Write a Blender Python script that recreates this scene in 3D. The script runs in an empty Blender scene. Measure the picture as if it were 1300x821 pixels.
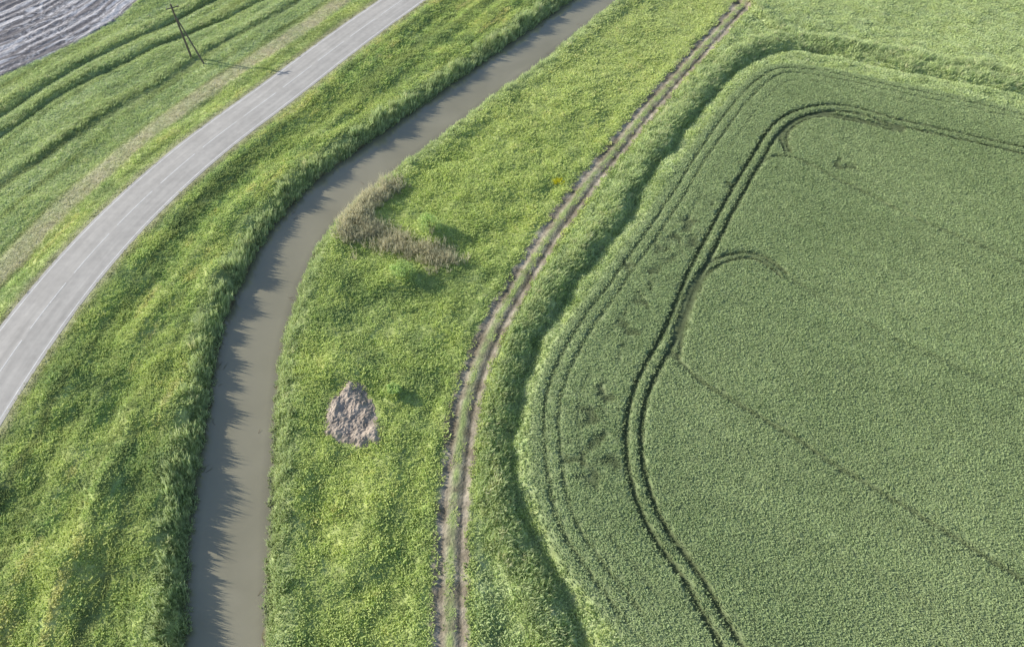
import bpy, bmesh, math, numpy as np
from mathutils import Vector
rng = np.random.default_rng(7)
scene = bpy.context.scene

# ------------------------------------------------------------------ survey helpers
H = 60.0; PITCH = math.radians(50); F = 878.0
SP, CP = math.sin(PITCH), math.cos(PITCH)
def G(px, py, z=0.0):
    v = (365.0 - py) / F
    k = (H - z) / (SP - v * CP)
    return ((px - 650.0) / F * k, (CP + v * SP) * k)

def curve(pts, z=0.0, e0=60, e1=60, step=1.5):
    P = np.array([G(a, b, z) for a, b in pts])
    if e0:
        d = P[0] - P[1]; P = np.vstack([P[0] + d / np.linalg.norm(d) * e0, P])
    if e1:
        d = P[-1] - P[-2]; P = np.vstack([P, P[-1] + d / np.linalg.norm(d) * e1])
    Q = np.vstack([2 * P[0] - P[1], P, 2 * P[-1] - P[-2]])
    out = []
    for i in range(1, len(Q) - 2):
        a, b, c, d = Q[i - 1], Q[i], Q[i + 1], Q[i + 2]
        n = max(2, int(np.linalg.norm(c - b) / 0.5))
        for t in np.linspace(0, 1, n, endpoint=False):
            out.append(0.5 * ((2 * b) + (-a + c) * t + (2 * a - 5 * b + 4 * c - d) * t * t + (-a + 3 * b - 3 * c + d) * t ** 3))
    out.append(Q[-2])
    out = np.array(out)
    for _ in range(6):
        o = out.copy(); o[1:-1] = (out[:-2] + out[1:-1] * 2 + out[2:]) / 4; out = o
    L = np.concatenate([[0], np.cumsum(np.linalg.norm(np.diff(out, axis=0), axis=1))])
    s = np.arange(0, L[-1], step)
    return np.stack([np.interp(s, L, out[:, 0]), np.interp(s, L, out[:, 1])], 1)

def sd_curve(C, X, Y):
    best = np.full(X.shape, 1e9); sg = np.ones(X.shape)
    for i in range(len(C) - 1):
        ax, ay = C[i]; bx, by = C[i + 1]; dx, dy = bx - ax, by - ay
        l2 = dx * dx + dy * dy
        t = np.clip(((X - ax) * dx + (Y - ay) * dy) / l2, 0, 1)
        ex = X - ax - t * dx; ey = Y - ay - t * dy
        d = ex * ex + ey * ey
        m = d < best
        best = np.where(m, d, best)
        sg = np.where(m, np.sign(dx * (Y - ay) - dy * (X - ax)), sg)
    return np.sqrt(best) * np.where(sg == 0, 1, sg)

def offset(C, o):
    T = np.gradient(C, axis=0); T /= np.linalg.norm(T, axis=1)[:, None]
    return C + np.stack([-T[:, 1], T[:, 0]], 1) * o

_perm = np.random.default_rng(3).permutation(4096)
def perlin(x, y, seed=0):
    xi = np.floor(x).astype(np.int64); yi = np.floor(y).astype(np.int64)
    xf = x - xi; yf = y - yi
    u = xf ** 3 * (xf * (xf * 6 - 15) + 10); v = yf ** 3 * (yf * (yf * 6 - 15) + 10)
    def g(ix, iy, fx, fy):
        h = _perm[(_perm[(ix + seed * 131) & 4095] + iy) & 4095] * (2 * math.pi / 4096)
        return np.cos(h) * fx + np.sin(h) * fy
    a = g(xi, yi, xf, yf); b = g(xi + 1, yi, xf - 1, yf)
    c = g(xi, yi + 1, xf, yf - 1); d = g(xi + 1, yi + 1, xf - 1, yf - 1)
    return (a + (b - a) * u + (c - a) * v + (a - b - c + d) * u * v) * 1.5
def fbm(x, y, scale, octv=3, seed=0):
    s = 0; a = 1; f = 1.0 / scale; t = 0
    for o in range(octv):
        s = s + a * perlin(x * f, y * f, seed + o * 7); t += a; a *= .5; f *= 2
    return s / t * 1.3
def sm(a, b, x):
    t = np.clip((x - a) / (b - a), 0, 1); return t * t * (3 - 2 * t)
def gauss(x, w): return np.exp(-(x / w) ** 2)
def mix(a, b, t): return a + (b - a) * t

# ------------------------------------------------------------------ traced plan
RZ = 0.7; WZ = -1.1
rl = [(0,417),(40,365),(80,318),(130,264),(185,210),(240,166),(300,126),(350,95),(400,60),(440,30),(483,0)]
rr = [(0,545),(20,508),(50,455),(95,392),(140,338),(190,284),(250,232),(310,180),(360,140),(410,95),(465,52),(540,0)]
CL = curve(rl, RZ); CR = curve(rr, RZ)
c1 = offset(CR, 3.4); c2 = offset(CL, -3.4)
dd = sd_curve(c2, c1[:, 0], c1[:, 1])
T = np.gradient(c1, axis=0); T /= np.linalg.norm(T, axis=1)[:, None]
Nn = np.stack([-T[:, 1], T[:, 0]], 1)
ROAD = c1 - Nn * np.clip(dd, -2, 2)[:, None] * .5
for _ in range(10):
    o = ROAD.copy(); o[1:-1] = (ROAD[:-2] + 2 * ROAD[1:-1] + ROAD[2:]) / 4; ROAD = o
RW = 3.45
PATH = curve([(0,345),(60,284),(110,236),(160,194),(215,150),(260,117),(310,86),(360,52),(400,25),(440,-5)])
CANL = curve([(235,821),(237,730),(243,650),(256,570),(267,500),(275,440),(290,395),(313,345),(338,300),(365,265),(400,230),(440,200),(490,165),(540,130),(590,95),(640,60),(690,25),(725,0)], WZ)
CANR = curve([(332,821),(335,730),(339,640),(343,560),(349,480),(360,420),(373,380),(385,345),(403,310),(430,277),(458,250),(492,223),(540,187),(590,150),(632,118),(680,85),(730,43),(785,0)], WZ)
CANR = offset(CANR, -.35)
TRACK = curve([(571,821),(572,730),(573,690),(577,630),(583,570),(592,510),(608,460),(632,405),(662,355),(700,295),(740,240),(785,185),(830,130),(870,85),(910,42),(940,8)], .15)
DITCH = curve([(745,821),(705,730),(672,680),(655,625),(650,565),(658,500),(676,445),(706,390),(745,338),(783,290),(822,228),(860,172),(905,117),(945,80),(985,62),(1040,64),(1130,84),(1300,118)])
FIELD = curve([(790,821),(722,730),(692,680),(676,620),(669,560),(674,500),(692,452),(722,402),(770,338),(810,284),(850,224),(890,164),(930,116),(960,90),(990,80),(1050,86),(1130,104),(1200,118),(1300,140)])
BANK2 = curve([(960,10),(990,36),(1040,52),(1130,66),(1300,98)])
LD1 = curve([(0,172),(60,132),(120,97),(200,58),(280,24),(330,0)])
LD2 = curve([(0,145),(60,110),(110,80),(180,45),(245,12),(270,0)])
LD3 = curve([(0,238),(60,196),(120,158),(200,108),(270,62),(340,25),(380,0)])
PLOUGH = curve([(0,98),(60,72),(110,47),(155,20),(180,0)])
MAIN = dict(road=ROAD, path=PATH, cl=CANL, cr=CANR, track=TRACK, ditch=DITCH, field=FIELD, bank2=BANK2, ld1=LD1, ld2=LD2, ld3=LD3, plough=PLOUGH)

TR = []
def tram(pts, w, off=.8):
    C = curve(pts, .3, 0, 0, 1.0)
    if off:
        TR.append((offset(C, off), w)); TR.append((offset(C, -off), w))
    else: TR.append((C, w))
tram([(960,870),(905,780),(878,730),(840,680),(817,632),(805,583),(804,542),(811,502),(826,467),(850,425),(864,390),(882,345),(903,305),(922,268),(942,232),(963,197),(982,166),(1008,146),(1050,136),(1090,140),(1130,152),(1200,168),(1340,200)], 1, .72)
tram([(856,452),(863,415),(877,375),(893,345),(915,329),(950,322),(975,331),(1000,352)], .85, .45)
tram([(848,440),(868,465),(900,490),(950,520),(1010,556),(1060,590),(1110,620),(1180,662),(1330,755)], .6, 0)
tram([(950,225),(975,200),(1000,198),(1035,212),(1100,245),(1180,285),(1340,350)], .5, 0)
tram([(1000,192),(994,172),(1010,155),(1040,145),(1080,150),(1150,166)], .9, .35)
tram([(1000,352),(1080,400),(1200,460),(1340,520)], .28, 0)

# ------------------------------------------------------------------ grids
S = 0.2
gx = np.arange(-102, 102 + 1e-6, S); gy = np.arange(2, 128 + 1e-6, S)
GX, GY = np.meshgrid(gx, gy)
CS = 0.8
cx = np.arange(-104, 105, CS); cy = np.arange(0, 131, CS)
CX, CY = np.meshgrid(cx, cy)
COARSE = {k: sd_curve(C, CX, CY) for k, C in MAIN.items()}
def bil(A, x0, y0, s, X, Y):
    u = np.clip((X - x0) / s, 0, A.shape[1] - 1.001); v = np.clip((Y - y0) / s, 0, A.shape[0] - 1.001)
    i = u.astype(int); j = v.astype(int); fu = u - i; fv = v - j
    return (A[j, i] * (1 - fu) + A[j, i + 1] * fu) * (1 - fv) + (A[j + 1, i] * (1 - fu) + A[j + 1, i + 1] * fu) * fv
GRV = np.zeros(GX.shape)
for C, w in TR:
    D = np.full(GX.shape, 9.0)
    for i in range(len(C) - 1):
        a, b = C[i], C[i + 1]
        i0 = max(0, int((min(a[0], b[0]) - 1 - gx[0]) / S)); i1 = int((max(a[0], b[0]) + 1 - gx[0]) / S) + 2
        j0 = max(0, int((min(a[1], b[1]) - 1 - gy[0]) / S)); j1 = int((max(a[1], b[1]) + 1 - gy[0]) / S) + 2
        if i1 <= 0 or j1 <= 0 or i0 >= len(gx) or j0 >= len(gy): continue
        X = GX[j0:j1, i0:i1]; Y = GY[j0:j1, i0:i1]
        if X.size == 0: continue
        d = b - a; l2 = d @ d
        t = np.clip(((X - a[0]) * d[0] + (Y - a[1]) * d[1]) / l2, 0, 1)
        e = np.hypot(X - a[0] - t * d[0], Y - a[1] - t * d[1])
        D[j0:j1, i0:i1] = np.minimum(D[j0:j1, i0:i1], e)
    GRV = np.maximum(GRV, w * (1 - sm(.16, .5, D)))

BUMPS = [((545,300),2.2,1.1),((513,352),2.0,.9),((440,350),2.5,.5),((500,500),1.3,.4),((620,235),5,.5),((430,470),3,.5),((150,600),4,.8),((120,690),5,.7),((90,500),3,.6),((480,620),3,.6),((380,620),2.5,.45),((60,600),4,.6),((420,400),2,.5),((560,420),2,.4),((200,520),3,.6),((60,720),4,.7),((470,700),2.5,.5),((260,330),3,.4),((650,160),6,.5),((740,120),5,.4)]
BLOT = [(760,560),(752,530),(775,585),(830,345),(822,365),(795,335),(880,312),(926,236),(905,260),(870,290),(800,415),(790,450),(745,610),(845,320),(1070,210),(735,580),(812,385),(765,500),(855,305)]
BLR = np.random.default_rng(5).uniform(.9, 2.3, len(BLOT))

def feats(X, Y, exact=False):
    if exact: f = {k: sd_curve(C, X, Y) for k, C in MAIN.items()}
    else: f = {k: bil(A, cx[0], cy[0], CS, X, Y) for k, A in COARSE.items()}
    f['dr'] = np.abs(f['road']) - RW
    f['dc'] = np.maximum(f['cl'], -f['cr'])
    f['df'] = f['field']
    inn = sm(-112, -100, X) * (1 - sm(100, 112, X)) * sm(-10, 0, Y) * (1 - sm(126, 140, Y))
    f['inn'] = inn
    f['g'] = bil(GRV, gx[0], gy[0], S, X, Y) * (inn > .99)
    nn = fbm(X, Y, 9, 2, 31)
    hl = np.maximum.reduce([(1 - sm(.1, .38, np.abs(f['df'] + o + .15 * nn))) * w * sm(-.3, .1, nn + q) for o, w, q in ((1.5,.75,.4),(2.9,.65,.2),(4.8,.3,-.1))])
    f['hl'] = hl * (f['df'] < 0)
    bl = np.zeros(X.shape)
    for p, r in zip(BLOT, BLR):
        a = G(*p); bl = np.maximum(bl, gauss(np.hypot((X - a[0]), (Y - a[1]) * .8), r))
    f['bl'] = sm(.42, .95, bl * (.8 + 1.1 * fbm(X, Y, 1.4, 3, 77))) * (f['df'] < -.5)
    return f

def height(f, X, Y):
    dr, dc, df = f['dr'], f['dc'], f['df']
    n1 = fbm(X, Y, 15, 2, 1) * .5; n2 = fbm(X, Y, 4.2, 3, 5) * .38
    inn = f['inn']
    amp = sm(.8, 4, dr) * inn
    z = (n1 + n2 * np.where(f['road'] > 0, .35, 1 - .4 * sm(70, 100, Y))) * amp
    z = z + .35 * gauss(dr - 8 + n1 * 1.5, 1.2) * (f['road'] < 0) + .4 * gauss(dr - 12.5 + n1, 1.3) * (f['road'] < 0) * sm(3, 5, dc)
    for p, r, h in BUMPS:
        a = G(*p); z = z + h * gauss(np.hypot(X - a[0], Y - a[1]), r) * sm(0, 2, dc) * sm(.5, 3, dr)
    z = z + (1 - sm(.8, 6.0, dr)) * .66
    z = np.where(dr < 0, .52 + .14 * sm(-.75, -.3, dr), z)
    w = 1 - sm(1.0, 2.4, np.abs(f['path'])); z = mix(z, .1 + n1 * .4, w * (dr > 1))
    for k, dpt, wd in (('ld1', .5, .6), ('ld2', .45, .6), ('ld3', .15, .9)):
        z = z - dpt * gauss(f[k], wd) + .15 * gauss(f[k] - 2.0, .9)
    wob = fbm(X, Y, 2.2, 2, 44) * .5 + fbm(X, Y, .8, 2, 45) * .25
    dcw = dc + wob * sm(-2, 0, dc)
    z = z + .35 * gauss(dc - 2.6, 1.3)
    B0 = WZ - .08
    z = B0 + (z - B0) * sm(-.2, 1.5, dcw)
    z = np.where(dcw < -.2, B0 + np.maximum(dcw + .2, -1.5) * .6, z)
    dt = np.abs(f['track'])
    w = 1 - sm(1.7, 3.0, dt)
    z = mix(z, .15 + n1 * .3 + .06 * fbm(X, Y, 1.2, 2, 9), w)
    z = z - .12 * gauss(dt - .88, .3) + .05 * gauss(dt, .4) + .15 * gauss(dt - 2.6, .6)
    s = f['ditch'] + .5 * fbm(X, Y, 5, 3, 12)
    z = z - .75 * gauss(s, .85) + .5 * gauss(s - 2.6, 1.3) * sm(2.5, 4.5, dt)
    z = z + .35 * gauss(f['bank2'], 1.2) - .4 * gauss(f['bank2'] + 1.6, .8)
    w = 1 - sm(-.7, .2, df)
    zf = .25 + n1 * .25 + .04 * fbm(X, Y, 1.1, 2, 15) - .28 * np.clip(f['g'] + f['hl'] * .8, 0, 1) - .13 * f['bl']
    z = mix(z, zf, w)
    pl = f['plough']; w = sm(-.3, .8, pl)
    z = mix(z, .06 * np.sin(pl * 3.2 + fbm(X, Y, 5, 2, 3) * 2) * inn + .05 * fbm(X, Y, .8, 2, 21) * inn, w)
    return z

def C3(*c): return np.array(c, float)
BRI = C3(.76, .87, .31); MID = C3(.55, .68, .26); DRK = C3(.33, .45, .18)
REE = C3(.67, .78, .41); CRP = C3(.47, .59, .28); CRL = C3(.57, .685, .34); DRY = C3(.84, .79, .50)
def lerp(A, B, t): return A + (B - A) * t[..., None]
def tints(f, X, Y):
    n = fbm(X, Y, 11, 3, 50); m = fbm(X, Y, 2.8, 3, 60); q = fbm(X, Y, .7, 2, 65)
    one = np.ones(X.shape + (3,))
    c = lerp(one * MID, one * BRI, np.clip(.5 + .75 * n + .5 * m, 0, 1))
    c = lerp(c, one * DRK, np.clip(-.2 + .4 * q - .9 * m - .45 * n, 0, .8))
    st = perlin(f['road'] * .75 + .5 * n, X * .02 + Y * .02, 70) + .6 * perlin(f['road'] * 1.9, Y * .05, 71)
    lw = (f['cl'] > 0).astype(float)
    c = c * (1 + .34 * st * lw)[..., None]
    mid = sm(0, 3, -f['cr']) * sm(0, 3, f['track'])
    wst = perlin(f['track'] * .9 + .6 * m, Y * .06, 73)
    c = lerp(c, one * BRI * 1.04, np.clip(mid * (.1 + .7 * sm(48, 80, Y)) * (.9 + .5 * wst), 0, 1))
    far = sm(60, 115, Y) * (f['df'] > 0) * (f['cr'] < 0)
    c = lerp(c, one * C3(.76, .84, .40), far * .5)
    rb = (1 - sm(1.6, 3.2, f['dc'] + m * .8))
    c = lerp(c, one * REE * .9, rb * .6)
    dstrip = sm(1.6, 2.4, -f['track']) * (1 - sm(3, 8, -f['ditch'] - 1)) * sm(-.2, .2, f['df'])
    sk = perlin((X * .5 - Y * .86) * 1.3 + .6 * m, (X * .86 + Y * .5) * .35, 72)
    c = lerp(c, one * REE * 1.08, dstrip * np.clip(.65 + .4 * m + .5 * sk, 0, 1))
    la = sm(5, 10, f['road'])
    c = lerp(c, one * REE * 1.1, la * np.clip(.55 + .45 * st, 0, .9))
    w = (1 - sm(.8, 2.2, np.abs(f['path'] + .4 * m))) * .95
    c = lerp(c, one * DRY * (1 + .15 * q)[..., None], np.clip(w * (.8 + .5 * m), 0, 1))
    w = (1 - sm(.2, 1.2, f['dr'] + .3 * m)) * .75
    c = lerp(c, one * DRY * .8, w)
    for k in ('ld1', 'ld2', 'ld3'):
        c = c * (1 - .25 * gauss(f[k], .6))[..., None]
    cr = lerp(one * CRP, one * CRL, np.clip(.4 + .5 * fbm(X, Y, 14, 2, 80) + .4 * fbm(X, Y, 1.8, 3, 81), 0, 1))
    bnd = perlin((X * .45 + Y * .9) * .45, (X * .9 - Y * .45) * .03, 83)
    cr = cr * (1 + .07 * bnd)[..., None]
    edge = sm(-9, -2, f['df'])
    cr = lerp(cr, one * CRL * 1.08, edge * .5)
    cr = cr * (1 - .6 * np.clip(f['g'] + f['hl'] * .75 + f['bl'] * .75, 0, 1))[..., None]  # wheel lines: dark soil plus shade put into the tint; lodged patches darker too
    c = lerp(c, cr, 1 - sm(-.3, .2, f['df'] + .3 * q))
    # wet soil at the waterline
    c = lerp(c, one * C3(.20, .18, .11), 1 - sm(-.1, .35, f['dc']))
    pl = f['plough']
    ctr = G(-60, -30); rr_ = np.hypot(X - ctr[0], Y - ctr[1])
    bl_ = sm(-.2, .3, n + .1)
    s1 = perlin(pl * .9 + n * 1.5, (X + Y) * .03, 90) + 1.0 * perlin(mix(pl * 2.2, rr_ * 2.2, bl_) + m * .4, (X + Y) * .05, 91)
    pc = lerp(one * C3(.20, .19, .20), one * C3(.66, .65, .67), np.clip(.36 + 1.2 * s1, 0, 1))
    c = lerp(c, pc, sm(0, .5, pl + .3 * q))
    return np.clip(c, 0, .9)

# ------------------------------------------------------------------ mesh helpers
def link(o, parent=None):
    scene.collection.objects.link(o)
    if parent: o.parent = parent
    return o
def mesh_np(name, V, Q, smooth=True):
    me = bpy.data.meshes.new(name)
    V = np.ascontiguousarray(V, np.float32); Q = np.ascontiguousarray(Q, np.int32)
    me.vertices.add(len(V)); me.vertices.foreach_set('co', V.ravel())
    me.loops.add(Q.size); me.loops.foreach_set('vertex_index', Q.ravel())
    me.polygons.add(len(Q)); me.polygons.foreach_set('loop_start', np.arange(0, Q.size, Q.shape[1], dtype=np.int32))
    me.polygons.foreach_set('use_smooth', np.full(len(Q), smooth))
    me.update(calc_edges=True); me.validate()
    return me
def add_col(me, name, C):
    a = me.attributes.new(name, 'FLOAT_COLOR', 'POINT')
    C4 = np.concatenate([C, np.ones((len(C), 1))], 1).astype(np.float32)
    a.data.foreach_set('color', C4.ravel())
def grid_quads(nr, nc):
    idx = np.arange(nr * nc).reshape(nr, nc)
    return np.stack([idx[:-1, :-1], idx[:-1, 1:], idx[1:, 1:], idx[1:, :-1]], -1).reshape(-1, 4)

# ------------------------------------------------------------------ materials
def newmat(name):
    m = bpy.data.materials.new(name); m.use_nodes = True
    m.node_tree.nodes.clear(); return m, m.node_tree.nodes, m.node_tree.links
def N(nodes, t, **kw):
    n = nodes.new(t)
    for k, v in kw.items(): setattr(n, k, v)
    return n
def surf_mat(name, base=None, attr=None, rough=.9, n1=6.0, n2=1.2, var=.5, bump=.4, bscale=8, spec=.2, mul=1.0, detail=6):
    m, nd, lk = newmat(name)
    out = N(nd, 'ShaderNodeOutputMaterial'); b = N(nd, 'ShaderNodeBsdfPrincipled')
    b.inputs['Roughness'].default_value = rough; b.inputs['Specular IOR Level'].default_value = spec
    geo = N(nd, 'ShaderNodeNewGeometry')
    a = N(nd, 'ShaderNodeTexNoise'); a.inputs['Scale'].default_value = n1; a.inputs['Detail'].default_value = detail
    c = N(nd, 'ShaderNodeTexNoise'); c.inputs['Scale'].default_value = n2; c.inputs['Detail'].default_value = 4
    lk.new(geo.outputs['Position'], a.inputs['Vector']); lk.new(geo.outputs['Position'], c.inputs['Vector'])
    ad = N(nd, 'ShaderNodeMath', operation='ADD'); lk.new(a.outputs['Fac'], ad.inputs[0]); lk.new(c.outputs['Fac'], ad.inputs[1])
    mr = N(nd, 'ShaderNodeMapRange'); mr.inputs['From Min'].default_value = .6; mr.inputs['From Max'].default_value = 1.4
    mr.inputs['To Min'].default_value = (1 - var) * mul; mr.inputs['To Max'].default_value = (1 + var) * mul
    lk.new(ad.outputs[0], mr.inputs['Value'])
    vm = N(nd, 'ShaderNodeVectorMath', operation='SCALE')
    if attr:
        at = N(nd, 'ShaderNodeAttribute'); at.attribute_name = attr; lk.new(at.outputs['Color'], vm.inputs[0])
    else: vm.inputs[0].default_value = base
    lk.new(mr.outputs[0], vm.inputs['Scale']); lk.new(vm.outputs[0], b.inputs['Base Color'])
    bn = N(nd, 'ShaderNodeTexNoise'); bn.inputs['Scale'].default_value = bscale; bn.inputs['Detail'].default_value = 6
    lk.new(geo.outputs['Position'], bn.inputs['Vector'])
    bp = N(nd, 'ShaderNodeBump'); bp.inputs['Strength'].default_value = bump; bp.inputs['Distance'].default_value = .15
    lk.new(bn.outputs['Fac'], bp.inputs['Height']); lk.new(bp.outputs[0], b.inputs['Normal'])
    lk.new(b.outputs[0], out.inputs[0])
    return m
def leaf_mat(name, trans=.3, lo=.75, hi=1.08, fixed=None, up=.45):
    m, nd, lk = newmat(name)
    out = N(nd, 'ShaderNodeOutputMaterial'); df = N(nd, 'ShaderNodeBsdfDiffuse'); tr = N(nd, 'ShaderNodeBsdfTranslucent')
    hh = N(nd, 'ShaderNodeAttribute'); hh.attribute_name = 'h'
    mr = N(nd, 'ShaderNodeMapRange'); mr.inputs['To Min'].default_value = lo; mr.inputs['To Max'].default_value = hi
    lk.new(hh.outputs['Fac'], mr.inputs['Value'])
    vm = N(nd, 'ShaderNodeVectorMath', operation='SCALE')
    if fixed is None:
        at = N(nd, 'ShaderNodeAttribute'); at.attribute_type = 'INSTANCER'; at.attribute_name = 'tint'
        lk.new(at.outputs['Color'], vm.inputs[0])
    else: vm.inputs[0].default_value = fixed
    geo = N(nd, 'ShaderNodeNewGeometry')
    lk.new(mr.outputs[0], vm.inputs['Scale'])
    ma = N(nd, 'ShaderNodeVectorMath', operation='SCALE'); ma.inputs['Scale'].default_value = 1 - up
    lk.new(geo.outputs['Normal'], ma.inputs[0])
    aa = N(nd, 'ShaderNodeVectorMath', operation='ADD'); aa.inputs[1].default_value = (0, 0, up); lk.new(ma.outputs[0], aa.inputs[0])
    nn = N(nd, 'ShaderNodeVectorMath', operation='NORMALIZE'); lk.new(aa.outputs[0], nn.inputs[0])
    lk.new(nn.outputs[0], df.inputs['Normal'])
    mx = N(nd, 'ShaderNodeMixShader'); mx.inputs[0].default_value = trans
    lk.new(vm.outputs[0], df.inputs['Color']); lk.new(vm.outputs[0], tr.inputs['Color'])
    lk.new(df.outputs[0], mx.inputs[1]); lk.new(tr.outputs[0], mx.inputs[2]); lk.new(mx.outputs[0], out.inputs[0])
    return m

M_ground = surf_mat('ground_turf', attr='tint', mul=.64, bump=.6)
M_field = surf_mat('field_soil', attr='tint', mul=.55, bump=.4)
M_plough = surf_mat('ploughed_soil', attr='tint', mul=.9, var=.35, n1=3, bump=.8, bscale=3)
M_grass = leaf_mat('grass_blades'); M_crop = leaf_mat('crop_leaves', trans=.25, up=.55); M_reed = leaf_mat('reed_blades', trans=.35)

# ------------------------------------------------------------------ GROUND
out_x = np.array([3, 7, 14, 28, 55, 110, 220, 450, 900, 1800, 3500.])
ax = np.concatenate([gx[0] - out_x[::-1], gx, gx[-1] + out_x]); ay = np.concatenate([gy[0] - out_x[::-1], gy, gy[-1] + out_x])
AX, AY = np.meshgrid(ax, ay)
k = len(out_x)
fi = feats(GX, GY)
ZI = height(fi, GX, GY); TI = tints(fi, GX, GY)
AZ = np.zeros(AX.shape); AT = np.zeros(AX.shape + (3,))
msk = np.ones(AX.shape, bool); msk[k:-k, k:-k] = False
fo = feats(AX[msk], AY[msk], True)
AZ[msk] = height(fo, AX[msk], AY[msk]); AT[msk] = tints(fo, AX[msk], AY[msk])
AZ[k:-k, k:-k] = ZI; AT[k:-k, k:-k] = TI
me = mesh_np('ground', np.stack([AX, AY, AZ], -1).reshape(-1, 3), grid_quads(*AX.shape))
add_col(me, 'tint', AT.reshape(-1, 3))
ground = link(bpy.data.objects.new('ground', me)); me.materials.append(M_ground)
ground['kind'] = 'structure'; ground['label'] = 'rolling green grassy ground with banks and ditches'; ground['category'] = 'ground'
def Zat(X, Y): return bil(ZI, gx[0], gy[0], S, np.asarray(X, float), np.asarray(Y, float))

def extract(name, mask, dz, mat, T, label, cat):
    q = grid_quads(*GX.shape); mv = mask.ravel()
    q = q[mv[q].all(1)]
    u, inv = np.unique(q, return_inverse=True)
    V = np.stack([GX.ravel()[u], GY.ravel()[u], ZI.ravel()[u] + dz], -1)
    me = mesh_np(name, V, inv.reshape(-1, 4)); add_col(me, 'tint', T.reshape(-1, 3)[u]); me.materials.append(mat)
    o = link(bpy.data.objects.new(name, me)); o['kind'] = 'structure'; o['label'] = label; o['category'] = cat
    return o
extract('crop_field', fi['df'] < -.1, .012, M_field, TI, 'green crop field with curved wheel tracks', 'field')
extract('ploughed_field', fi['plough'] > .15, .012, M_plough, TI, 'bare grey ploughed field with pale curved streaks', 'field')

# ------------------------------------------------------------------ ROAD
def strip(name, C, offs, zs, mat, parent=None):
    n = len(C); T = np.gradient(C, axis=0); T /= np.linalg.norm(T, axis=1)[:, None]
    Nn = np.stack([-T[:, 1], T[:, 0]], 1)
    rows = []
    for i, (o, z) in enumerate(zip(offs, zs)):
        p = C + Nn * o
        rows.append(np.concatenate([p, np.full((n, 1), z)], 1))
    V = np.stack(rows, 1).reshape(-1, 3)
    me = mesh_np(name, V, grid_quads(n, len(offs))[:, ::-1], False)
    a = me.attributes.new('across', 'FLOAT', 'POINT'); a.data.foreach_set('value', np.tile(np.array(offs, np.float32), n))
    sl_ = np.concatenate([[0], np.cumsum(np.linalg.norm(np.diff(C, axis=0), axis=1))])
    a = me.attributes.new('along', 'FLOAT', 'POINT'); a.data.foreach_set('value', np.repeat(sl_.astype(np.float32), len(offs)))
    me.materials.append(mat)
    return link(bpy.data.objects.new(name, me), parent)
def asphalt():
    m = surf_mat('asphalt_grey', base=(.53, .505, .465), rough=.85, n1=1.6, n2=.3, var=.14, bump=.12, bscale=20)
    nd, lk = m.node_tree.nodes, m.node_tree.links
    b = next(n for n in nd if n.type == 'BSDF_PRINCIPLED'); src = b.inputs['Base Color'].links[0].from_socket
    at = N(nd, 'ShaderNodeAttribute'); at.attribute_name = 'across'
    ab = N(nd, 'ShaderNodeMath', operation='ABSOLUTE'); lk.new(at.outputs['Fac'], ab.inputs[0])
    mm = N(nd, 'ShaderNodeMath', operation='MULTIPLY'); mm.inputs[1].default_value = 3.8; lk.new(ab.outputs[0], mm.inputs[0])
    co = N(nd, 'ShaderNodeMath', operation='COSINE'); lk.new(mm.outputs[0], co.inputs[0])
    mr = N(nd, 'ShaderNodeMapRange'); mr.inputs['From Min'].default_value = -1; mr.inputs['To Min'].default_value = .95; mr.inputs['To Max'].default_value = 1.04
    lk.new(co.outputs[0], mr.inputs['Value'])
    # long patchy streaks from wear
    al = N(nd, 'ShaderNodeAttribute'); al.attribute_name = 'along'
    s1 = N(nd, 'ShaderNodeMath', operation='MULTIPLY'); s1.inputs[1].default_value = .05; lk.new(al.outputs['Fac'], s1.inputs[0])
    cb = N(nd, 'ShaderNodeCombineXYZ'); lk.new(at.outputs['Fac'], cb.inputs[0]); lk.new(s1.outputs[0], cb.inputs[1])
    no = N(nd, 'ShaderNodeTexNoise'); no.inputs['Scale'].default_value = 2.2; no.inputs['Detail'].default_value = 5; lk.new(cb.outputs[0], no.inputs['Vector'])
    m3 = N(nd, 'ShaderNodeMapRange'); m3.inputs['From Min'].default_value = .3; m3.inputs['From Max'].default_value = .7; m3.inputs['To Min'].default_value = .9; m3.inputs['To Max'].default_value = 1.08
    lk.new(no.outputs['Fac'], m3.inputs['Value'])
    pr = N(nd, 'ShaderNodeMath', operation='MULTIPLY'); lk.new(mr.outputs[0], pr.inputs[0]); lk.new(m3.outputs[0], pr.inputs[1])
    vm = N(nd, 'ShaderNodeVectorMath', operation='SCALE'); lk.new(src, vm.inputs[0]); lk.new(pr.outputs[0], vm.inputs['Scale'])
    lk.new(vm.outputs[0], b.inputs['Base Color'])
    return m
road = strip('road', ROAD, [-RW - .05, -RW, -1.7, 0, 1.7, RW, RW + .05], [.5, RZ - .02, RZ, RZ + .02, RZ, RZ - .02, .5], asphalt())
road['kind'] = 'structure'; road['label'] = 'curving grey two lane asphalt road with faded lines'; road['category'] = 'road'
M_paint = surf_mat('worn_white_paint', base=(.78, .77, .74), n1=4, var=.2, bump=.05)
for o in (-3.05, 3.05):
    e = strip('edge_line', ROAD, [o - .06, o + .06], [RZ - .012] * 2, M_paint, road)
V = []; Q = []
L = np.concatenate([[0], np.cumsum(np.linalg.norm(np.diff(ROAD, axis=0), axis=1))])
T = np.gradient(ROAD, axis=0); T /= np.linalg.norm(T, axis=1)[:, None]; NR = np.stack([-T[:, 1], T[:, 0]], 1)
s0 = 0
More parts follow.
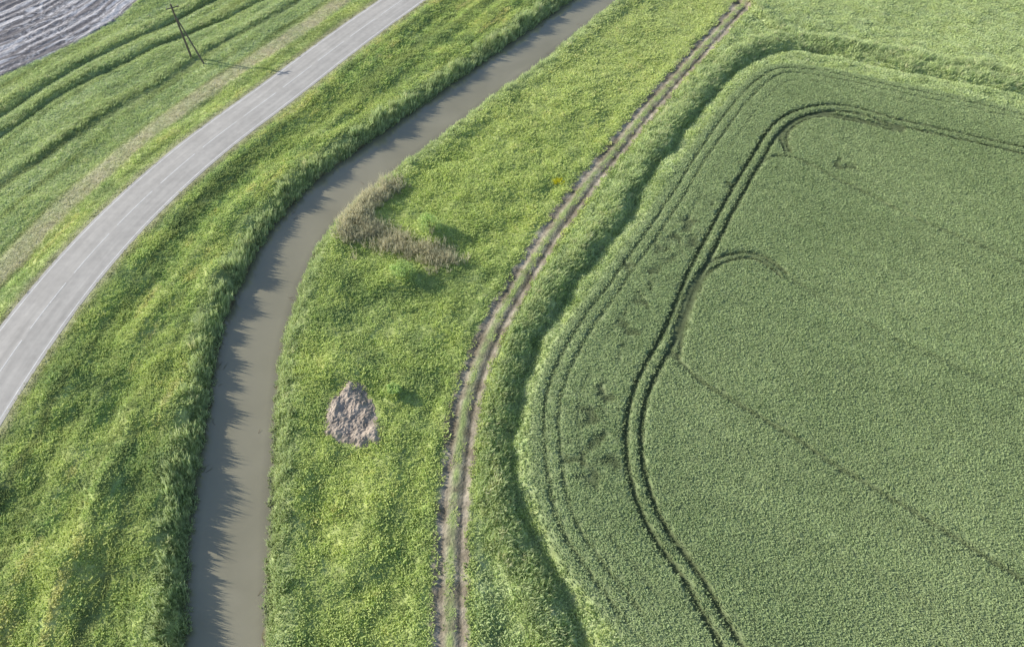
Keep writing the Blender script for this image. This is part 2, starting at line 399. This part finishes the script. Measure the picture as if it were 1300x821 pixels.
while s0 < L[-1] - 7:
    ss = np.linspace(s0, s0 + 6.5, 6); b0 = len(V)
    for s in ss:
        p = np.array([np.interp(s, L, ROAD[:, 0]), np.interp(s, L, ROAD[:, 1])]); q = np.array([np.interp(s, L, NR[:, 0]), np.interp(s, L, NR[:, 1])])
        V.append([*(p - q * .06), RZ + .026]); V.append([*(p + q * .06), RZ + .026])
    for i in range(5): Q.append([b0 + 2 * i, b0 + 2 * i + 2, b0 + 2 * i + 3, b0 + 2 * i + 1])
    s0 += 8.0
me = mesh_np('centre_line', np.array(V), np.array(Q)); me.materials.append(M_paint); link(bpy.data.objects.new('centre_line', me), road)

# ------------------------------------------------------------------ CANAL WATER
def water_mat():
    m, nd, lk = newmat('muddy_water')
    out = N(nd, 'ShaderNodeOutputMaterial'); b = N(nd, 'ShaderNodeBsdfPrincipled')
    b.inputs['Roughness'].default_value = .04; b.inputs['IOR'].default_value = 1.45; b.inputs['Specular IOR Level'].default_value = 1.0
    geo = N(nd, 'ShaderNodeNewGeometry')
    at = N(nd, 'ShaderNodeAttribute'); at.attribute_name = 'across'
    no = N(nd, 'ShaderNodeTexNoise'); no.inputs['Scale'].default_value = .09; no.inputs['Detail'].default_value = 4; no.inputs['Distortion'].default_value = 1.0
    lk.new(geo.outputs['Position'], no.inputs['Vector'])
    cr = N(nd, 'ShaderNodeValToRGB'); cr.color_ramp.elements[0].position = .3; cr.color_ramp.elements[0].color = (.27, .25, .17, 1)
    cr.color_ramp.elements[1].position = .7; cr.color_ramp.elements[1].color = (.335, .31, .22, 1)
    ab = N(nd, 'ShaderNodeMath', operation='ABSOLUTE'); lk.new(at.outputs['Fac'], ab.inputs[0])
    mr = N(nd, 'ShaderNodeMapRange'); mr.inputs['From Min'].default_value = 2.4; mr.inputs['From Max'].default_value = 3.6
    mr.inputs['To Min'].default_value = 1.0; mr.inputs['To Max'].default_value = .7; lk.new(ab.outputs[0], mr.inputs['Value'])  # water colour darkens towards both banks, standing in for the reed reflection
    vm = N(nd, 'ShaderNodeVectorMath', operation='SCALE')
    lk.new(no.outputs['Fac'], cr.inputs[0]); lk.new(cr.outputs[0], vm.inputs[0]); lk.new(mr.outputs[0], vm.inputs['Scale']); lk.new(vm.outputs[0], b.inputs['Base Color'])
    n2 = N(nd, 'ShaderNodeTexNoise'); n2.inputs['Scale'].default_value = 1.1; n2.inputs['Detail'].default_value = 2
    lk.new(geo.outputs['Position'], n2.inputs['Vector'])
    bp = N(nd, 'ShaderNodeBump'); bp.inputs['Strength'].default_value = .06; bp.inputs['Distance'].default_value = .1
    lk.new(n2.outputs['Fac'], bp.inputs['Height']); lk.new(bp.outputs[0], b.inputs['Normal']); lk.new(b.outputs[0], out.inputs[0])
    return m
a = CANL; cidx = [np.argmin(np.hypot(*(CANR - p).T)) for p in a]
mid = (a + CANR[cidx]) / 2
for _ in range(10):
    o = mid.copy(); o[1:-1] = (mid[:-2] + 2 * mid[1:-1] + mid[2:]) / 4; mid = o
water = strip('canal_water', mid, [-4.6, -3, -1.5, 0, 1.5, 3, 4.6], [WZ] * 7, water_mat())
water['kind'] = 'structure'; water['label'] = 'murky grey brown irrigation canal water'; water['category'] = 'canal'

# ------------------------------------------------------------------ DIRT TRACK
sel = TRACK[(TRACK[:, 1] > 3) & (TRACK[:, 1] < 127)]
Lt = np.concatenate([[0], np.cumsum(np.linalg.norm(np.diff(sel, axis=0), axis=1))]); ss = np.arange(0, Lt[-1], .3)
sel = np.stack([np.interp(ss, Lt, sel[:, 0]), np.interp(ss, Lt, sel[:, 1])], 1)
T = np.gradient(sel, axis=0); T /= np.linalg.norm(T, axis=1)[:, None]; NT = np.stack([-T[:, 1], T[:, 0]], 1)
offs = np.linspace(-1, 1, 29); wob = 1.9 + .35 * perlin(ss * .35, ss * 0 + .5, 4)
P = sel[:, None, :] + NT[:, None, :] * (offs[None, :, None] * wob[:, None, None])
Z = Zat(P[..., 0], P[..., 1]) + .035 - .08 * (np.abs(offs) > .97)
me = mesh_np('dirt_track', np.concatenate([P, Z[..., None]], -1).reshape(-1, 3), grid_quads(len(ss), 29)[:, ::-1])
sac = offs[None, :] * wob[:, None]; ac = np.abs(sac); nz = fbm(P[..., 0], P[..., 1], 1.4, 3, 33); nb = fbm(P[..., 0], P[..., 1], 6, 3, 34)
soil = C3(.50, .44, .34); soil2 = C3(.24, .205, .145)
tc = lerp(np.ones(ac.shape + (3,)) * soil2, np.ones(ac.shape + (3,)) * soil, np.clip(.45 + .8 * nz + .8 * nb, 0, 1))
tc = tc * (1 - .35 * gauss(ac - .72 + .12 * nb, .12))[..., None]
gr = np.clip(gauss(ac, .36) * (.8 + nz) + sm(1.3, 1.8, ac + .5 * nz) * .85, 0, 1)
tc = lerp(tc, np.ones(ac.shape + (3,)) * MID * .6, gr)
add_col(me, 'tint', np.clip(tc, 0, 1).reshape(-1, 3)); me.materials.append(surf_mat('track_soil', attr='tint', n1=4, var=.4, bump=.8, bscale=4))
trk = link(bpy.data.objects.new('dirt_track', me)); trk['kind'] = 'structure'; trk['label'] = 'rutted dirt track with grassy centre strip'; trk['category'] = 'path'

# ------------------------------------------------------------------ vegetation sources
def tuft(name, n, r, h, w, lean, out, mat, seed, droop=.25):
    rg = np.random.default_rng(seed); V = []; Fq = []; hv = []
    for i in range(n):
        a = rg.uniform(0, 2 * math.pi); rr = r * math.sqrt(rg.uniform()); bx, by = rr * math.cos(a), rr * math.sin(a)
        hh = h * rg.uniform(.55, 1.1); az = a + rg.normal(0, .7)
        ox = math.cos(az) * out * hh * rg.uniform(.3, 1) + lean * hh; oy = math.sin(az) * out * hh * rg.uniform(.3, 1)
        wa = rg.uniform(0, math.pi); wx, wy = math.cos(wa) * w / 2, math.sin(wa) * w / 2
        b0 = len(V)
        V += [(bx - wx, by - wy, -.08), (bx + wx, by + wy, -.08),
              (bx + ox * .4 - wx * 1.1, by + oy * .4 - wy * 1.1, hh * .6), (bx + ox * .4 + wx * 1.1, by + oy * .4 + wy * 1.1, hh * .6),
              (bx + ox, by + oy, hh * (1 - droop * rg.uniform()))]
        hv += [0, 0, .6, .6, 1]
        Fq += [(b0, b0 + 1, b0 + 3, b0 + 2), (b0 + 2, b0 + 3, b0 + 4)]
    me = bpy.data.meshes.new(name); me.from_pydata(V, [], Fq)
    at = me.attributes.new('h', 'FLOAT', 'POINT'); at.data.foreach_set('value', np.array(hv, np.float32))
    me.materials.append(mat); return bpy.data.objects.new(name, me)
def coll(name, objs):
    c = bpy.data.collections.new(name)
    for o in objs: c.objects.link(o)
    return c
CG = coll('grass_source', [tuft('grass_blade_set', 18, .28, .24, .075, .18, 1.15, M_grass, 10 + i) for i in range(4)])
CC = coll('crop_source', [tuft('crop_leaf_set', 17, .22, .17, .075, .03, 1.4, M_crop, 20 + i, .5) for i in range(4)])
CRD = coll('reed_source', [tuft('reed_blade_set', 20, .30, .75, .06, .28, .5, M_reed, 30 + i) for i in range(4)])
CDR = coll('dry_source', [tuft('dry_blade_set', 16, .32, .75, .04, .2, .6, M_reed, 40 + i) for i in range(4)])

def scatter(name, X, Y, Z, rotz, tilt, scl, tint, col, label, cat):
    n = len(X)
    me = bpy.data.meshes.new(name); me.vertices.add(n)
    me.vertices.foreach_set('co', np.stack([X, Y, Z], 1).astype(np.float32).ravel())
    a = me.attributes.new('rot', 'FLOAT_VECTOR', 'POINT')
    a.data.foreach_set('vector', np.stack([tilt, np.zeros(n), rotz], 1).astype(np.float32).ravel())
    a = me.attributes.new('scl', 'FLOAT_VECTOR', 'POINT'); a.data.foreach_set('vector', scl.astype(np.float32).ravel())
    a = me.attributes.new('var', 'INT', 'POINT'); a.data.foreach_set('value', rng.integers(0, 4, n).astype(np.int32))
    add_col(me, 'tint', tint)
    ob = link(bpy.data.objects.new(name, me))
    ng = bpy.data.node_groups.new(name + '_nodes', 'GeometryNodeTree')
    ng.interface.new_socket('Geometry', in_out='INPUT', socket_type='NodeSocketGeometry')
    ng.interface.new_socket('Geometry', in_out='OUTPUT', socket_type='NodeSocketGeometry')
    gi = ng.nodes.new('NodeGroupInput'); go = ng.nodes.new('NodeGroupOutput')
    ip = ng.nodes.new('GeometryNodeInstanceOnPoints'); ci = ng.nodes.new('GeometryNodeCollectionInfo')
    ci.inputs['Collection'].default_value = col; ci.inputs['Separate Children'].default_value = True; ci.inputs['Reset Children'].default_value = True
    def na(nm, ty):
        q = ng.nodes.new('GeometryNodeInputNamedAttribute'); q.data_type = ty; q.inputs['Name'].default_value = nm
        return next(o for o in q.outputs if o.enabled and o.name == 'Attribute')
    ng.links.new(gi.outputs[0], ip.inputs['Points']); ng.links.new(ci.outputs[0], ip.inputs['Instance'])
    ip.inputs['Pick Instance'].default_value = True
    ng.links.new(na('var', 'INT'), ip.inputs['Instance Index'])
    ng.links.new(na('rot', 'FLOAT_VECTOR'), ip.inputs['Rotation']); ng.links.new(na('scl', 'FLOAT_VECTOR'), ip.inputs['Scale'])
    ng.links.new(ip.outputs[0], go.inputs[0])
    md = ob.modifiers.new('scatter', 'NODES'); md.node_group = ng
    ob['kind'] = 'stuff'; ob['label'] = label; ob['category'] = cat
    return ob

def jit(cell):
    X, Y = np.meshgrid(np.arange(-101, 101, cell), np.arange(7, 126, cell))
    X = X.ravel() + rng.uniform(-.5, .5, X.size) * cell; Y = Y.ravel() + rng.uniform(-.5, .5, Y.size) * cell
    k = np.abs(X) < 43 + (Y - 8) * .47 + 3
    return X[k], Y[k]
heap_c = G(449, 527, .2)
def common(X, Y):
    f = feats(X, Y)
    ok = (f['dr'] > .2 + .3 * fbm(X, Y, 1.5, 2, 8)) & (f['dc'] > -.05 + .35 * fbm(X, Y, 1.3, 2, 19)) & (f['plough'] < .1)
    ok &= np.hypot((X - heap_c[0]) / 2.75, (Y - heap_c[1]) / 3.4) > .92
    return f, ok
# grass
X, Y = jit(.39); f, ok = common(X, Y)
ok &= f['df'] > -.1
dt = np.abs(f['track']); ok &= ~((dt > .36) & (dt < 1.45 + .4 * fbm(X, Y, 1.5, 2, 18)))
ok &= ~((dt < .4) & (fbm(X, Y, 2, 2, 23) < -.1))
X, Y = X[ok], Y[ok]; f = {k2: v[ok] for k2, v in f.items()}; dt = dt[ok]
tn = tints(f, X, Y); m = fbm(X, Y, 1.8, 3, 100); n = fbm(X, Y, 6, 2, 101)
tn = np.where((f['dc'] < .5)[:, None], REE * .8, tn)
sz = np.clip(1.0 + .7 * m + .45 * n, .35, 2.0) * rng.uniform(.85, 1.15, len(X))
sz *= 1 - .6 * (1 - sm(.4, 1.2, dt)); sz *= 1 - .65 * (1 - sm(.8, 2.0, np.abs(f['path']))); sz *= .4 + .6 * sm(.5, 2.5, f['dr'])
sz *= 1 - .4 * (f['road'] > 0)
tn = tn * rng.normal(1, .08, (len(X), 1)) * (1 + .08 * m[:, None])
wd_ = .75 + .45 * np.maximum(sz, .6)
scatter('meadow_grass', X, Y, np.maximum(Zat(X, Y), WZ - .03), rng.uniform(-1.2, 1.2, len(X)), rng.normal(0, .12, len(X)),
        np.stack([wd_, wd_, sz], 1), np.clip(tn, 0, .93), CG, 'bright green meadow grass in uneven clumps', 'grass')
# crop
X, Y = jit(.335); f, ok = common(X, Y)
ok &= f['df'] < -.15; ok &= (f['g'] < .72)
X, Y = X[ok], Y[ok]; f = {k2: v[ok] for k2, v in f.items()}
tn = tints(f, X, Y); m = fbm(X, Y, .9, 2, 110)
sz = np.clip(1 + .3 * m, .5, 1.6) * rng.uniform(.85, 1.15, len(X)) * (1 - .6 * np.clip(f['g'] + f['hl'] * .8 + f['bl'] * .7, 0, 1))
tn = tn * rng.normal(1, .07, (len(X), 1))
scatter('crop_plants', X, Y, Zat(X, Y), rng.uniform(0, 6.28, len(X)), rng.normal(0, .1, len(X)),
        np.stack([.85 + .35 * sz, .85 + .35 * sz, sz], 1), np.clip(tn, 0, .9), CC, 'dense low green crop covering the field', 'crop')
# reeds
X, Y = jit(.40); f, ok = common(X, Y)
m = fbm(X, Y, 2.5, 3, 120)
zone = (f['dc'] < 1.5 + 1.2 * m) | ((np.abs(f['ditch'] - 2.2) < 1.5 + 1.2 * m) & (np.abs(f['track']) > 1.9)) | (np.abs(f['ld2'] - 1.8) < 1.1 + .5 * m) | (np.abs(f['ld1'] - 1.0) < .5 + .5 * m) | (np.abs(f['bank2']) < .9 + m) | (np.abs(f['ld3'] - 1.2) < .4 + .8 * m)
ok &= zone & (f['df'] > .25) & (rng.uniform(size=len(X)) < .8)
X, Y = X[ok], Y[ok]; f = {k2: v[ok] for k2, v in f.items()}; m = m[ok]
tn = tints(f, X, Y); tn = np.where((f['dc'] < .5)[:, None], REE * .85, tn)
tn = lerp(tn, np.ones((len(X), 3)) * REE, np.full(len(X), .55)) * rng.normal(1, .14, (len(X), 1))
sz = np.clip(1.0 + .55 * m, .45, 1.7) * rng.uniform(.75, 1.2, len(X)) * (1 + .7 * ((f['cl'] > 0) & (f['dc'] < 2.0)))
sz *= 1 - .4 * (f['road'] > 0)
scatter('reeds', X, Y, np.maximum(Zat(X, Y), WZ - .03), rng.uniform(-.7, .7, len(X)), rng.normal(0, .12, len(X)),
        np.stack([.95 * np.ones(len(X)), .95 * np.ones(len(X)), sz], 1), np.clip(tn, 0, .9), CRD, 'tall pale green reeds lining the banks', 'reeds')
# dry reeds
D1 = curve([(452,304),(453,276),(462,260),(474,248),(499,226)], .1, 0, 0, .3); D2 = curve([(462,288),(480,300),(515,314),(548,324),(580,338)], .1, 0, 0, .3)
pts = []
for C, w, nn in ((D1, 2.0, 760), (D2, 1.8, 520)):
    i = (rng.beta(1, 1.25, nn) * len(C)).astype(int); pts.append(C[i] + rng.normal(0, w * .5, (nn, 2)))
pts = np.vstack(pts); X, Y = pts.T; f = feats(X, Y); kk = (f['dc'] > .0) & (fbm(X, Y, 1.5, 2, 300) > -.4); X, Y = X[kk], Y[kk]
dc_ = lerp(np.ones((len(X), 3)) * C3(.86, .80, .56), np.ones((len(X), 3)) * C3(.62, .62, .42), rng.uniform(size=len(X)))
scatter('dry_reeds', X, Y, Zat(X, Y), rng.uniform(-.9, .9, len(X)), rng.normal(0, .25, len(X)),
        np.stack([np.ones(len(X))] * 2 + [rng.uniform(.9, 2.2, len(X))], 1), dc_, CDR, 'clump of dead grey brown reeds by the canal', 'reeds')
# floating dead stalks in the canal
sx_ = []
for i in range(60):
    j = rng.integers(5, len(CANL) - 5); side = rng.uniform() < .75
    p = (CANL if side else CANR)[min(j, len(CANR) - 1)] + rng.normal(0, .4, 2) + ((1.0, -.4) if side else (-.8, .3)); sx_.append(p)
V = []; Fa = []
for p in sx_:
    a_ = rng.uniform(0, 3.14); ln = rng.uniform(.4, 1.1); w_ = .025; dx, dy = math.cos(a_), math.sin(a_)
    for s in range(rng.integers(1, 3)):
        qx, qy = p + rng.normal(0, .25, 2); b0 = len(V); z_ = WZ + .015; zt = z_ + rng.uniform(.02, .2)
        bend = rng.normal(0, .15)
        V += [(qx - dy * w_, qy + dx * w_, z_), (qx + dy * w_, qy - dx * w_, z_), (qx + dx * ln * .5 + dy * (w_ + bend), qy + dy * ln * .5 - dx * (w_ + bend), (z_ + zt) / 2), (qx + dx * ln * .5 - dy * (w_ - bend), qy + dy * ln * .5 + dx * (w_ - bend), (z_ + zt) / 2), (qx + dx * ln, qy + dy * ln, zt)]
        Fa += [(b0, b0 + 1, b0 + 2, b0 + 3), (b0 + 3, b0 + 2, b0 + 4)]
me = bpy.data.meshes.new('dead_stalks'); me.from_pydata(V, [], Fa); me.materials.append(surf_mat('dead_stalk', base=(.26, .22, .15)))
o = link(bpy.data.objects.new('dead_stalks', me)); o['kind'] = 'stuff'; o['label'] = 'dead reed stalks floating in the canal'; o['category'] = 'reed debris'
# yellow flowers
a = G(708, 230, .2); X = a[0] + rng.normal(0, .4, 40); Y = a[1] + rng.normal(0, .35, 40)
scatter('yellow_flowers', X, Y, Zat(X, Y) + .12, rng.uniform(0, 6, 40), rng.normal(0, .2, 40),
        np.stack([.45 * np.ones(40)] * 2 + [np.ones(40) * 1.0], 1), np.ones((40, 3)) * C3(.92, .90, .08), CG, 'small patch of yellow wildflowers', 'flowers')

# ------------------------------------------------------------------ SOIL HEAP
poly = np.array([G(a, b, .2) for a, b in [(438,487),(462,485),(472,507),(479,528),(488,545),(482,564),(457,570),(435,562),(412,553),(410,527),(418,508),(428,498)]])
pc = poly.mean(0); pp = np.vstack([poly, poly[:1]])
xs = np.arange(-3.8, 3.8, .07); HX, HY = np.meshgrid(xs + pc[0], xs + pc[1])
d = sd_curve(pp, HX, HY)
orient = np.sign(sd_curve(pp, np.array([pc[0]]), np.array([pc[1]]))[0]); ins = d * orient + .45 * fbm(HX, HY, 1.0, 3, 200)
ua = HX * .85 - HY * .5; ub = HX * .5 + HY * .85
rid = 1 - np.abs(perlin(ua * .8, ub * .4, 210)) * 2.4
cl1 = np.abs(fbm(HX, HY, .55, 3, 220)); cl2 = fbm(HX, HY, .28, 2, 230)
hz = sm(0, .9, ins) * (.16 + .17 * rid + .18 * cl1) + .05 * cl2 * sm(0, .2, ins)
hz = np.where(ins > 0, np.maximum(hz, .03), -.25)
Vz = Zat(HX, HY) + hz; z0 = float(Zat(pc[0], pc[1]))
V = np.stack([HX - pc[0], HY - pc[1], Vz - z0], -1).reshape(-1, 3); q = grid_quads(*HX.shape); q = q[(ins.ravel()[q] > -.12).any(1)]
u, inv = np.unique(q, return_inverse=True)
me = mesh_np('soil_heap', V[u], inv.reshape(-1, 4), False); me.materials.append(surf_mat('dry_churned_soil', base=(.42, .355, .29), n1=2.2, n2=.8, var=.5, bump=.6, bscale=4))
hp = link(bpy.data.objects.new('soil_heap', me)); hp.location = (pc[0], pc[1], z0); hp['label'] = 'low crumbly patch of dry grey brown churned soil'; hp['category'] = 'soil heap'

# ------------------------------------------------------------------ SHRUBS
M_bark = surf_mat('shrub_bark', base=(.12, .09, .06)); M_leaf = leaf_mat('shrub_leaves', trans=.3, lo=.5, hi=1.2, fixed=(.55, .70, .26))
def shrub(px, py, r, h, seed, label):
    rg = np.random.default_rng(seed); c = G(px, py, .5); z = float(Zat(c[0], c[1]))
    e = bpy.data.objects.new('shrub', None); link(e); e.location = (c[0], c[1], z); e['label'] = label; e['category'] = 'shrub'; e['group'] = 'shrubs on the canal bank'
    V = []; Fa = []; tips = []
    for i in range(9):
        a = rg.uniform(0, 6.28); t = Vector((math.cos(a) * r * rg.uniform(.3, .8), math.sin(a) * r * rg.uniform(.3, .8), h * rg.uniform(.55, .9))); tips.append(t)
        b0 = len(V)
        for lv, rad in ((-.1, .05), (.5, .035), (1, .012)):
            cc = t * max(lv, 0); cc = Vector((cc.x, cc.y, cc.z if lv >= 0 else -.1))
            for k2 in range(5): V.append((cc.x + rad * math.cos(k2 * 1.2566), cc.y + rad * math.sin(k2 * 1.2566), cc.z))
        for s in range(2):
            for k2 in range(5): Fa.append((b0 + s * 5 + k2, b0 + s * 5 + (k2 + 1) % 5, b0 + s * 5 + 5 + (k2 + 1) % 5, b0 + s * 5 + 5 + k2))
    me = bpy.data.meshes.new('stem'); me.from_pydata(V, [], Fa); me.materials.append(M_bark); link(bpy.data.objects.new('stem', me), e)
    V = []; Fa = []; hv = []
    cl = [(t.x * 1.05, t.y * 1.05, t.z, r * rg.uniform(.3, .5)) for t in tips] + [(0, 0, h * .75, r * .5)]
    for (x, y, zz, cr) in cl:
        for i in range(170):
            v = rg.normal(0, 1, 3); v /= np.linalg.norm(v); rad = cr * rg.uniform(.55, 1.1)
            p = np.array([x, y, zz]) + v * rad * np.array([1, 1, .75])
            if p[2] < .05: p[2] = .05 + rg.uniform(0, .2)
            t1 = rg.normal(0, 1, 3); t1 /= np.linalg.norm(t1); t2 = np.cross(t1, v + rg.normal(0, .5, 3)); t2 /= np.linalg.norm(t2) + 1e-6
            s = rg.uniform(.06, .12); b0 = len(V)
            V += [tuple(p - t1 * s), tuple(p - t2 * s * .5), tuple(p + t1 * s), tuple(p + t2 * s * .5)]
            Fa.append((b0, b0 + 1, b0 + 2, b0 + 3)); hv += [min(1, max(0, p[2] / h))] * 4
    me = bpy.data.meshes.new('foliage'); me.from_pydata(V, [], Fa); at = me.attributes.new('h', 'FLOAT', 'POINT'); at.data.foreach_set('value', np.array(hv, np.float32))
    me.materials.append(M_leaf); link(bpy.data.objects.new('foliage', me), e)
shrub(513, 350, 1.35, 1.2, 1, 'rounded low green shrub on the grassy bank')
shrub(546, 292, 1.45, 1.3, 2, 'rounded green shrub beside dead reeds')
shrub(500, 497, .7, .9, 3, 'small green shrub beside the soil heap')

# ------------------------------------------------------------------ UTILITY POLE
M_wood = surf_mat('weathered_wood', base=(.16, .145, .125), n1=5, var=.3); M_por = surf_mat('porcelain', base=(.6, .6, .58), rough=.3)
b = G(243, 73); z0 = float(Zat(*b)); ue = bpy.data.objects.new('utility_pole', None); link(ue); ue.location = (b[0], b[1], z0)
ue['label'] = 'wooden utility pole with a slanted brace beside the road'; ue['category'] = 'utility pole'
def taper(name, p0, p1, r0, r1, mat, parent, seg=12, rings=None):
    p0, p1 = Vector(p0), Vector(p1); ax_ = (p1 - p0).normalized(); u_ = ax_.orthogonal().normalized(); w_ = ax_.cross(u_)
    rings = rings or [(0, r0), (.5, (r0 + r1) / 2), (.985, r1), (1, r1 * .7)]
    V = []; Fa = []
    for t, r in rings:
        for i in range(seg):
            a = 2 * math.pi * i / seg; V.append(tuple(p0 + (p1 - p0) * t + (u_ * math.cos(a) + w_ * math.sin(a)) * r))
    for s in range(len(rings) - 1):
        for i in range(seg): Fa.append((s * seg + i, s * seg + (i + 1) % seg, (s + 1) * seg + (i + 1) % seg, (s + 1) * seg + i))
    Fa.append(tuple(range(seg))[::-1]); Fa.append(tuple(range((len(rings) - 1) * seg, len(rings) * seg)))
    me = bpy.data.meshes.new(name); me.from_pydata(V, [], Fa); me.materials.append(mat)
    return link(bpy.data.objects.new(name, me), parent)
taper('post', (0, 0, -.4), (0, 0, 8.8), .17, .13, M_wood, ue)
s2 = G(260, 82); sx, sy = s2[0] - b[0], s2[1] - b[1]; sl = math.hypot(sx, sy)
taper('brace', (sx, sy, -.4 + float(Zat(*s2)) - z0), (sx / sl * .16, sy / sl * .16, 6.8), .13, .10, M_wood, ue)
dx, dy = .6, .8
bm = bmesh.new(); bmesh.ops.create_cube(bm, size=1); bmesh.ops.scale(bm, vec=(1.9, .12, .14), verts=bm.verts); bmesh.ops.bevel(bm, geom=bm.edges[:], offset=.015, segments=1, affect='EDGES')
me = bpy.data.meshes.new('crossarm'); bm.to_mesh(me); bm.free(); me.materials.append(M_wood)
co = link(bpy.data.objects.new('crossarm', me), ue); co.location = (dy * .17, -dx * .17, 8.3); co.rotation_euler = (0, 0, math.atan2(dy, dx) - math.pi / 2 + 1.2)
ca = co.rotation_euler.z
for t in (-.8, -.3, .8):
    x, y = co.location.x + math.cos(ca) * t, co.location.y + math.sin(ca) * t
    taper('insulator', (x, y, 8.37), (x, y, 8.63), .05, .04, M_por, ue, 10, [(0, .02), (.3, .02), (.35, .06), (.6, .05), (.65, .055), (.9, .04), (1, .02)])

# ------------------------------------------------------------------ LIGHT, SKY, CAMERA
EL, AZ_ = 24.5, math.radians(-71.3)
w = bpy.data.worlds.new('World'); scene.world = w; w.use_nodes = True
nt = w.node_tree; bg = nt.nodes['Background']; sk = nt.nodes.new('ShaderNodeTexSky'); sk.sky_type = 'NISHITA'; sk.sun_disc = False
sk.sun_elevation = math.radians(EL); sk.sun_rotation = AZ_; nt.links.new(sk.outputs[0], bg.inputs[0]); bg.inputs[1].default_value = .15
sd = bpy.data.lights.new('sun', 'SUN'); sd.energy = 5; sd.angle = math.radians(.5); sd.color = (1, .94, .84)
so = link(bpy.data.objects.new('sun', sd)); sdir = Vector((math.sin(AZ_) * math.cos(math.radians(EL)), math.cos(AZ_) * math.cos(math.radians(EL)), math.sin(math.radians(EL))))
so.rotation_euler = (-sdir).to_track_quat('-Z', 'Y').to_euler(); so.location = (-40, 60, 60)
cam = bpy.data.cameras.new('camera'); cam.sensor_width = 36; cam.lens = F / 1300 * 36; cam.shift_y = -45.5 / 1300; cam.clip_end = 8000
cobj = link(bpy.data.objects.new('camera', cam)); cobj.location = (0, 0, H); cobj.rotation_euler = (math.radians(90) - PITCH, 0, 0)
scene.camera = cobj
scene.view_settings.view_transform = 'Standard'; scene.view_settings.look = 'None'; scene.view_settings.exposure = 0
